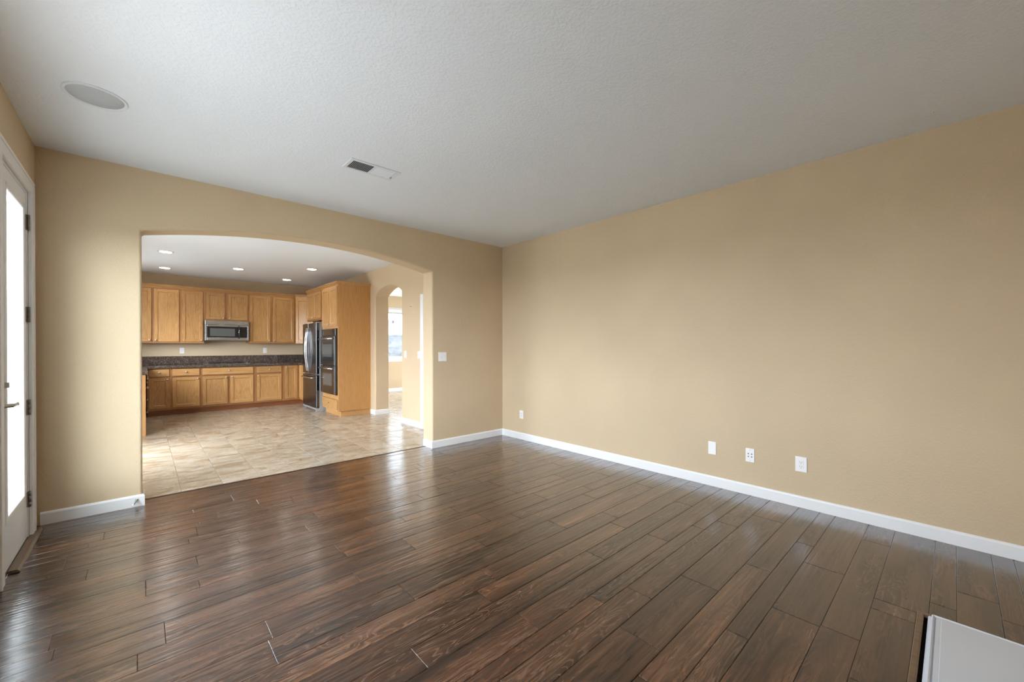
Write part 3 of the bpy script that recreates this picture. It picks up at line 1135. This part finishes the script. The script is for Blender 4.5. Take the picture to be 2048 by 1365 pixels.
# ------------------------------------------------------------------ kitchen cabinets
def shaker(w, hgt, t=.020, st=.056, vert=OAKV, hor=OAKH):
    """door in local coords: x 0..w, z 0..h, front at y=-t, back at y=0; recessed panel"""
    mb = MB()
    mb.box(0, st, -t, 0, 0, hgt, vert, None, .003, 1)
    mb.box(w - st, w, -t, 0, 0, hgt, vert, None, .003, 1)
    mb.box(st - .001, w - st + .001, -t + .0006, 0, 0, st, hor, None, .003, 1)
    mb.box(st - .001, w - st + .001, -t + .0006, 0, hgt - st, hgt, hor, None, .003, 1)
    # sloped sticking
    for (a, b) in (((st - .001, st - .001), (w - st + .001, hgt - st + .001)),):
        x0, z0 = a
        x1, z1 = b
        yo, yi, q = -t + .003, -.009, .008
        O = [(x0, yo, z0), (x1, yo, z0), (x1, yo, z1), (x0, yo, z1)]
        I = [(x0 + q, yi, z0 + q), (x1 - q, yi, z0 + q), (x1 - q, yi, z1 - q), (x0 + q, yi, z1 - q)]
        for i in range(4):
            j = (i + 1) % 4
            mb.face((O[i], O[j], I[j], I[i]), vert if i in (1, 3) else hor)
        mb.face(I, vert)
    return mb


def add_knob(parent, x, z, y):
    mb = MB()
    mb.lathe(KNOB_PROF, Matrix.Translation((x, y, z)) @ Matrix.Rotation(PI / 2, 4, 'X'), 14, NICKEL)
    return mb.build('knob', parent)


def cabinet(name, label, cat, origin, rotz, w, d, z0, z1, fronts, toe=0.0, group=None, side_l=False, side_r=False):
    """local frame: x 0..w along the front, front face at y=0 facing -y, depth +y.
    fronts: (kind, x0, x1, z0, z1, knob) with knob None or (x, z)"""
    c = tag(empty(name, origin, rotz), label, cat, group)
    mb = MB()
    zc = z0 + toe
    mb.box(0, w, .019, d, zc, z1, OAKFV)                                     # carcass
    xs = sorted(set([0.0, w]))
    mb.box(.024, w - .024, 0, .019, z1 - .032, z1, OAKFH)                    # face frame
    mb.box(.024, w - .024, 0, .019, zc, zc + .032, OAKFH)
    mb.box(0, .024, 0, .019, zc, z1, OAKFV)
    mb.box(w - .024, w, 0, .019, zc, z1, OAKFV)
    mb.box(.024, w - .024, .004, .019, zc + .032, z1 - .032, OAKFV)
    mb.build('cabinet_body', c)
    if toe > 0:
        mb = MB()
        mb.box(0, w, .07, .085, z0, zc, OAKD)
        mb.build('toe_board', c)
    for (kind, a, b, c0, c1, kn) in fronts:
        if kind == 'door':
            o = shaker(b - a, c1 - c0).build('door', c, loc=(a, 0, c0))
        else:
            mb = MB()
            mb.box(0, b - a, -.020, 0, 0, c1 - c0, OAKH, None, .004, 2)
            o = mb.build('drawer', c, loc=(a, 0, c0))
        if kn: add_knob(o, kn[0] - a, kn[1] - c0, -.020)
    return c


YB = 9.97
G = 'base cabinets along the kitchen back wall'
zd0, zd1, zw0, zw1 = .140, .703, .737, .872
cabinet('base_cabinet', 'narrow oak base cabinet in the left corner, left of the others', 'cabinet', (0.062, YB, 0), 0, 0.331, .61, 0, .885,
        [('drawer', .022, .309, zw0, zw1, (.165, .81)), ('door', .022, .309, zd0, zd1, (.28, .675))], .105, G)
cabinet('base_cabinet', 'oak base cabinet with one door and drawer, left of the wide one', 'cabinet', (0.393, YB, 0), 0, 0.454, .61, 0, .885,
        [('drawer', .022, .431, zw0, zw1, (.227, .81)), ('door', .022, .431, zd0, zd1, (.402, .675))], .105, G)
cabinet('base_cabinet', 'widest oak base cabinet with two doors under the cooktop', 'cabinet', (0.847, YB, 0), 0, 0.908, .61, 0, .885,
        [('drawer', .023, .876, zw0, zw1, (.455, .81)), ('door', .023, .430, zd0, zd1, (.402, .675)), ('door', .475, .876, zd0, zd1, (.502, .675))], .105, G)
cabinet('base_cabinet', 'oak base cabinet with one door and drawer, right of cooktop', 'cabinet', (1.755, YB, 0), 0, 0.530, .61, 0, .885,
        [('drawer', .031, .498, zw0, zw1, (.265, .81)), ('door', .031, .498, zd0, zd1, (.06, .675))], .105, G)
# corner unit, L-shaped, with two narrow tall doors meeting in the inner corner
XF = 2.62
cc = tag(empty('corner_base_cabinet', (2.285, YB, 0)), 'oak corner base cabinet with two narrow doors beside the fridge', 'cabinet', G)
mb = MB()
mb.box(2.285, XK - .002, YB + .004, YK - .002, .105, .885, OAKV)
mb.box(XF + .004, XK - .002, 9.47, YB + .01, .105, .885, OAKV)
mb.box(2.312, XF, YB, YB + .012, .855, .885, OAKFH)
mb.box(2.312, XF, YB, YB + .012, .105, .136, OAKFH)
mb.box(2.285, 2.312, YB, YB + .012, .105, .885, OAKFV)
mb.box(XF, XF + .012, 9.47, YB, .855, .885, OAKY)
mb.box(XF, XF + .012, 9.47, YB, .105, .136, OAKY)
loc(mb.build('cabinet_body'), cc)
mb = MB()
mb.box(2.285, XF + .085, YB + .07, YB + .085, 0, .105, OAKD)
mb.box(XF + .07, XF + .085, 9.47, YB + .08, 0, .105, OAKD)
loc(mb.build('toe_board'), cc)
o = shaker(.252, .735).build('door', cc, loc=(2.320 - 2.285, 0, .140))
add_knob(o, .028, .705, -.020)
o = shaker(.40, .735).build('door', cc, loc=(XF - 2.285, -.022, .140), rotz=RR)

# left run along the left wall; its fronts face +x and are seen edge-on, its end panel faces the camera
G2 = 'base cabinets along the kitchen left wall'
xl = 0.014
cabinet('base_cabinet', 'oak base cabinet at the near end of left counter, pale end panel showing', 'cabinet', (xl, 7.90, 0), PI / 2, .60, .575, 0, .885,
        [('drawer', .02, .58, .737, .872, (.3, .81)), ('door', .02, .29, .14, .703, (.26, .675)), ('door', .31, .58, .14, .703, (.34, .675))], .105, G2)
cabinet('base_cabinet', 'oak drawer stack in the left counter between two cabinets', 'cabinet', (xl, 8.50, 0), PI / 2, .46, .575, 0, .885,
        [('drawer', .02, .44, .737, .872, (.23, .81)), ('drawer', .02, .44, .54, .72, (.23, .64)), ('drawer', .02, .44, .34, .525, (.23, .44)), ('drawer', .02, .44, .14, .325, (.23, .24))], .105, G2)
cabinet('base_cabinet', 'oak base cabinet under the added window, farthest of the left counter', 'cabinet', (xl, 8.96, 0), PI / 2, 1.0, .575, 0, .885,
        [('drawer', .02, .98, .737, .872, (.5, .81)), ('door', .02, .49, .14, .703, (.46, .675)), ('door', .51, .98, .14, .703, (.54, .675))], .105, G2)
mb = MB()
mb.box(X0 + .003, xl + .019, 7.878, 7.899, .0, .885, OAKS)
tag(mb.build('end_panel', bevel=.002), 'pale oak end panel closing the left counter, beside the left jamb', 'panel')

# ---- counters
cn = tag(empty('kitchen_counter', (1.3, 10.2, .885)), 'dark speckled granite-tile counter with backsplash around the kitchen', 'counter')
mb = MB()
CZ0, CZ1 = .887, .936
mb.box(X0 + .002, XK - .002, YB - .045, YK - .003, CZ0, CZ1)
mb.box(X0 + .002, xl + .045, 7.86, YB - .045, CZ0, CZ1)
mb.box(XF - .045, XK - .002, 9.475, YB - .045, CZ0, CZ1)
loc(mb.build('countertop', m=GRANITE, bevel=.004), cn)
mb = MB()
mb.box(X0 + .002, XK - .002, YK - .024, YK - .003, CZ1 + .0005, 1.103)
mb.box(X0 + .002, X0 + .022, 7.9, YK - .024, CZ1 + .0005, 1.095)
mb.box(XK - .022, XK - .002, 9.475, YK - .024, CZ1 + .0005, 1.103)
loc(mb.build('backsplash', m=GRANITE, bevel=.002), cn)

# ---- wall cabinets
YU, UZ0, UZ1 = 10.27, 1.365, 2.43
G3 = 'wall cabinets along the kitchen back wall'
du0, du1 = 1.393, 2.402
cabinet('wall_cabinet', 'oak wall cabinet at far left, partly hidden by the arch jamb', 'cabinet', (-.240, YU, 0), 0, .793, .311, UZ0, UZ1,
        [('door', .02, .366, du0, du1, (.340, 1.424)), ('door', .403, .772, du0, du1, (.43, 1.424))], 0, G3)
cabinet('wall_cabinet', 'oak wall cabinet with a single door left of the microwave', 'cabinet', (.553, YU, 0), 0, .372, .311, UZ0, UZ1,
        [('door', .022, .353, du0, du1, (.325, 1.424))], 0, G3)
cabinet('wall_cabinet', 'short oak wall cabinet with two doors above the microwave', 'cabinet', (.925, YU, 0), 0, .765, .311, 1.832, UZ1,
        [('door', .035, .345, 1.853, du1, (.318, 1.88)), ('door', .398, .746, 1.853, du1, (.425, 1.88))], 0, G3)
cabinet('wall_cabinet', 'tall oak wall cabinet with two doors right of the microwave', 'cabinet', (1.690, YU, 0), 0, .920, .311, UZ0, UZ1,
        [('door', .020, .414, du0, du1, (.388, 1.424)), ('door', .463, .889, du0, du1, (.49, 1.424))], 0, G3)
# diagonal corner unit
dcx, dcy = 2.612, YU
cw = .45
wc = tag(empty('corner_wall_cabinet', (dcx, dcy, UZ0)), 'diagonal oak corner wall cabinet beside the fridge, paler door', 'cabinet', G3)
ex, ey = dcx + cw * math.cos(PI / 4), dcy - cw * math.sin(PI / 4)
mb = MB()
mb.prism([(dcx, dcy + .002), (ex, ey), (XK - .003, ey), (XK - .003, YK - .003), (dcx, YK - .003)], 'z', UZ0, UZ1, OAKV)
loc(mb.build('cabinet_body'), wc)
o = shaker(cw - .04, du1 - du0).build('door', wc, loc=(.02 * .707, -.02 * .707, du0 - UZ0), rotz=-PI / 4)
add_knob(o, cw - .07, .03, -.020)

# ---- oven tower
TX = 2.640
T0, T1 = 7.600, 8.462
tw = tag(empty('oven_tower_cabinet', (TX, T1, 0)), 'tall oak cabinet holding the double oven, broad plain side panel', 'cabinet')


def TL(mb, name, parent=tw):
    return loc(mb.build(name), parent)


mb = MB()
mb.box(TX + .022, XK - .002, T0 + .019, T1, .102, UZ1, OAKV)
mb.box(TX, TX + .022, T0, T0 + .030, .102, UZ1, OAKV)
mb.box(TX, TX + .022, T1 - .030, T1, .102, UZ1, OAKV)
mb.box(TX + .0005, TX + .022, T0 + .030, T1 - .030, 2.39, UZ1, OAKY)
mb.box(TX + .0005, TX + .022, T0 + .030, T1 - .030, 1.630, 1.690, OAKY)
mb.box(TX + .0005, TX + .022, T0 + .030, T1 - .030, .315, .392, OAKY)
mb.box(TX + .0005, TX + .022, T0 + .030, T1 - .030, .102, .130, OAKY)
TL(mb, 'cabinet_body')
mb = MB()
mb.box(TX + .001, XK - .002, T0 + .001, T0 + .018, .102, UZ1, OAKS)
TL(mb, 'side_panel')
mb = MB()
mb.box(TX + .06, TX + .075, T0 + .03, T1, 0, .102, OAKV)
mb.box(TX + .075, XK - .002, T0 + .03, T0 + .045, 0, .102, OAKY)
TL(mb, 'toe_board')
for (a, b, kx) in ((T0 + .018, T0 + .422, T0 + .394), (T0 + .440, T1 - .018, T0 + .466)):
    # local door x runs towards -y when rotated by -90 deg
    o = shaker(b - a, 2.402 - 1.678).build('door', tw, loc=(0, b - T1, 1.678), rotz=RR)
    add_knob(o, b - kx, .03, -.020)
mb = MB()
mb.box(0, .826, -.020, 0, 0, .178, OAKH, None, .004, 2)
o = mb.build('drawer', tw, loc=(0, -.018, .132), rotz=RR)
add_knob(o, .413, .095, -.020)

# double oven
OX = TX - .022
O0, O1 = T0 + .050, T1 - .050
ov = tag(empty('double_wall_oven', (OX, (O0 + O1) / 2, .39)), 'stainless double wall oven built into the tall oak cabinet', 'oven')
mb = MB()
mb.box(OX + .004, OX + .02, O0, O1, .394, 1.628, BLACK)
loc(mb.build('oven_body'), ov)
mb = MB()
mb.box(OX - .012, OX + .004, O0, O1, 1.495, 1.626, STEELD, None, .003, 2)
cp = loc(mb.build('control_panel'), ov)
mb = MB()
mb.box(OX - .0135, OX - .0121, O0 + .06, O1 - .06, 1.515, 1.607, BLACKG)
loc(mb.build('display'), ov)
for (za, zb) in ((.945, 1.484), (.410, .930)):
    mb = MB()
    gz_a, gz_b = za + .13, zb - .125
    ya, yb = O0 + .11, O1 - .11
    mb.box(OX - .030, OX + .003, O0, ya, za, zb, STEELD, None, .002, 1)
    mb.box(OX - .030, OX + .003, yb, O1, za, zb, STEELD, None, .002, 1)
    mb.box(OX - .0298, OX + .003, ya, yb, za, gz_a, STEELD)
    mb.box(OX - .0298, OX + .003, ya, yb, gz_b, zb, STEELD)
    d_ = loc(mb.build('oven_door'), ov)
    mb = MB()
    mb.box(OX - .0285, OX - .02, ya, yb, gz_a, gz_b, BLACKG)
    mb.box(OX - .0295, OX - .0283, ya + .025, yb - .025, gz_a + .022, gz_b - .022, WINGREY)
    g_ = mb.build('oven_window')
    g_.parent = d_
    mb = MB()
    hz = zb - .045
    mb.tube([(OX - .072, O0 + .02, hz), (OX - .078, (O0 + O1) / 2, hz), (OX - .072, O1 - .02, hz)], .012, 14, STEELB)
    for yy in (O0 + .05, O1 - .05):
        mb.tube([(OX - .028, yy, hz), (OX - .073, yy, hz)], .009, 10, STEELB)
    h_ = mb.build('handle')
    h_.parent = d_

# ---- cabinet above the fridge
F0, F1 = 8.500, 9.440
cabinet('wall_cabinet', 'short oak cabinet with two doors above the fridge', 'cabinet', (TX, F1 + .03, 0), RR, .975, .605, 1.828, UZ1,
        [('door', .03, .478, 1.858, 2.402, (.455, 1.885)), ('door', .492, .945, 1.858, 2.402, (.515, 1.885))], 0)

# ---- crown moulding
mb = MB()
CP = [(.0005, 2.424), (.002, 2.424), (.006, 2.444), (.018, 2.454), (.024, 2.470), (.036, 2.482), (.036, 2.490), (.0005, 2.490)]
# out is to the right of travel: travel from wall beside pier ... around to the left end
path = [(XK - .004, T0), (TX, T0), (TX, F1 + .03)]
mb.sweep(path[::-1], [(o_, z_) for o_, z_ in CP], OAKY)
cr = tag(mb.build('crown_moulding'), 'honey oak crown moulding on top of oven tower and fridge cabinet', 'moulding')
mb = MB()
path = [(-.24, YU - .001), (dcx, YU - .001), (ex, ey)]
mb.sweep(path, CP, OAKH)
cr = tag(mb.build('crown_moulding'), 'honey oak crown moulding on top of the wall cabinets over counter', 'moulding')

# ---- refrigerator
FX = 2.600
fr = tag(empty('refrigerator', (FX, (F0 + F1) / 2, 0)), 'stainless french-door refrigerator with bottom freezer', 'refrigerator')
fa, fb = 8.525, 9.425
mb = MB()
mb.box(FX, XK - .04, fa + .004, fb - .004, .035, 1.745, FSIDE, None, .004, 2)
loc(mb.build('cabinet_shell'), fr)


def fridge_door(ya, yb, z0, z1, bulge=.018):
    """slab with slightly bowed front facing -x"""
    n = 12
    xo, xi = FX - .062, FX - .004
    out = []
    full = (fb - fa) / 2
    mid = (fa + fb) / 2
    for i in range(n + 1):
        y = ya + (yb - ya) * i / n
        t = (y - mid) / full
        x = xo - bulge * (1 - t * t)
        out.append((x, y))
    pts = [(xi, ya)] + [(out[0][0] + .008, ya), (out[0][0], ya + .006)] + out[1:-1] + [(out[-1][0], yb - .006), (out[-1][0] + .008, yb), (xi, yb)]
    mb = MB()
    mb.prism(pts, 'z', z0, z1, STEELD)
    return mb


mid = (fa + fb) / 2
for (a, b, s) in ((fa, mid - .003, 1), (mid + .003, fb, -1)):
    d_ = loc(fridge_door(a, b, .745, 1.765).build('door', bevel=.003), fr)
    hy = mid - s * .048
    mb = MB()
    hp = []
    for i in range(13):
        t = i / 12
        z = .80 + t * .86
        hp.append((FX - .098 - .034 * math.sin(PI * t), hy, z))
    mb.tube([(FX - .078, hy, .80)] + hp + [(FX - .078, hy, 1.66)], .0125, 14, STEELB)
    q = mb.build('handle')
    q.parent = d_
    if s == 1:
        mb = MB()
        mb.lathe([(0, .0015), (.016, .0012), (.018, 0)], Matrix.Translation((FX - .0715, fa + .20, 1.685)) @ Matrix.Rotation(-PI / 2, 4, 'Y'), 20, STEELB)
        q = mb.build('badge')
        q.parent = d_
d_ = loc(fridge_door(fa, fb, .075, .722).build('freezer_drawer', bevel=.003), fr)
mb = MB()
hp = [(FX - .118 - .018 * math.sin(PI * i / 10), fa + .10 + (fb - fa - .20) * i / 10, .668) for i in range(11)]
mb.tube([(FX - .072, fa + .10, .668)] + hp + [(FX - .072, fb - .10, .668)], .0125, 14, STEELB)
q = mb.build('handle')
q.parent = d_
mb = MB()
mb.box(FX - .06, FX + .05, fa + .01, fb - .01, .0345, .066, FSIDE)
for yy in (fb - .05,):
    mb.tube([(FX - .02, yy, .0), (FX - .02, yy, .036)], .02, 14, FSIDE)
mb.box(FX - .0605, XK - .12, fa + .004, fa + .05, .002, .0346, FSIDE)
loc(mb.build('base_grille'), fr)
for yy in (fa + .035, fb - .035):
    mb = MB()
    mb.box(FX - .045, FX + .05, yy - .022, yy + .022, 1.7455, 1.785, FSIDE, None, .006, 2)
    loc(mb.build('hinge_cap'), fr)

# ---- microwave
MX0, MX1, MZ0, MZ1, MY = .932, 1.684, 1.418, 1.829, 10.185
mw = tag(empty('microwave', ((MX0 + MX1) / 2, MY, MZ0)), 'stainless over-the-range microwave with black glass door', 'microwave')
mb = MB()
mb.box(MX0, MX1, MY + .02, YK - .005, MZ0, MZ1, BLACK, None, .003, 1)
loc(mb.build('casing'), mw)
mb = MB()
mb.box(MX0, MX1, MY - .004, MY + .02, MZ1 - .082, MZ1 - .002, STEEL, None, .003, 2)
loc(mb.build('vent_panel'), mw)
mb = MB()
f_ = .033
mb.box(MX0, MX0 + f_, MY, MY + .02, MZ0 + .004, MZ1 - .087, STEEL)
mb.box(MX1 - f_ * .9, MX1, MY, MY + .02, MZ0 + .004, MZ1 - .087, STEEL)
mb.box(MX0 + f_, MX1 - f_ * .9, MY, MY + .02, MZ0 + .004, MZ0 + .062, STEEL)
mb.box(MX0 + f_, MX1 - f_ * .9, MY, MY + .02, MZ1 - .122, MZ1 - .087, STEEL)
loc(mb.build('door_frame', bevel=.0015), mw)
mb = MB()
mb.box(MX0 + f_ + .0005, MX1 - f_ * .9 - .0005, MY + .002, MY + .019, MZ0 + .0625, MZ1 - .1225, BLACKG)
loc(mb.build('black_glass'), mw)
mb = MB()
mb.box(MX0 + .082, MX0 + .502, MY + .0005, MY + .0018, MZ0 + .092, MZ1 - .160, mat('grey_mesh_window', (.10, .105, .10), .25))
loc(mb.build('door_window'), mw)
mb = MB()
mb.box(MX0 + .625, MX0 + .690, MY + .0005, MY + .0018, MZ1 - .165, MZ1 - .145, mat('dim_display', (.02, .025, .05), .1))
loc(mb.build('display'), mw)
mb = MB()
hxm = MX0 + .572
mb.tube([(hxm, MY - .002, MZ0 + .045), (hxm, MY - .03, MZ0 + .06), (hxm - .004, MY - .042, (MZ0 + MZ1) / 2 - .03), (hxm, MY - .03, MZ1 - .115), (hxm, MY - .002, MZ1 - .10)], .0105, 12, BLACK)
mb.tube([(hxm - .004, MY - .05, MZ0 + .12), (hxm - .006, MY - .0535, (MZ0 + MZ1) / 2 - .03), (hxm - .004, MY - .05, MZ1 - .18)], .0055, 10, STEELB)
loc(mb.build('handle'), mw)

# ---- cooktop
ck = tag(empty('gas_cooktop', (1.29, 10.22, CZ1)), 'low black gas cooktop with stainless rim set in the counter', 'cooktop')
cx0, cx1, cy0, cy1 = .905, 1.675, 9.955, 10.47
mb = MB()
mb.box(cx0, cx1, cy0, cy1, CZ1 + .0005, CZ1 + .010, STEEL, None, .004, 2)
loc(mb.build('pan'), ck)
for i, (bx, by) in enumerate(((1.08, 10.09), (1.08, 10.34), (1.30, 10.215), (1.50, 10.34), (1.50, 10.09))):
    mb = MB()
    Mx = Matrix.Translation((bx, by, CZ1 + .010))
    mb.lathe([(0, .014), (.030, .014), (.034, .010), (.045, .004), (.048, 0)], Mx, 20, BLACK)
    loc(mb.build('burner'), ck)
    mb = MB()
    for a in range(4):
        an = a * PI / 2 + PI / 4
        mb.tube([(bx + .095 * math.cos(an), by + .095 * math.sin(an), CZ1 + .011), (bx + .09 * math.cos(an), by + .09 * math.sin(an), CZ1 + .034), (bx + .02 * math.cos(an), by + .02 * math.sin(an), CZ1 + .036)], .005, 8, IRON)
    rg = [(bx + .092 * math.cos(t * PI / 12), by + .092 * math.sin(t * PI / 12), CZ1 + .033) for t in range(25)]
    mb.tube(rg, .005, 8, IRON, cap=False)
    loc(mb.build('grate'), ck)
for i in range(5):
    mb = MB()
    mb.lathe([(.0, .034), (.017, .033), (.019, .028), (.020, 0)], Matrix.Translation((1.628, 10.02 + i * .085, CZ1 + .010)), 16, BLACK)
    loc(mb.build('knob'), ck)
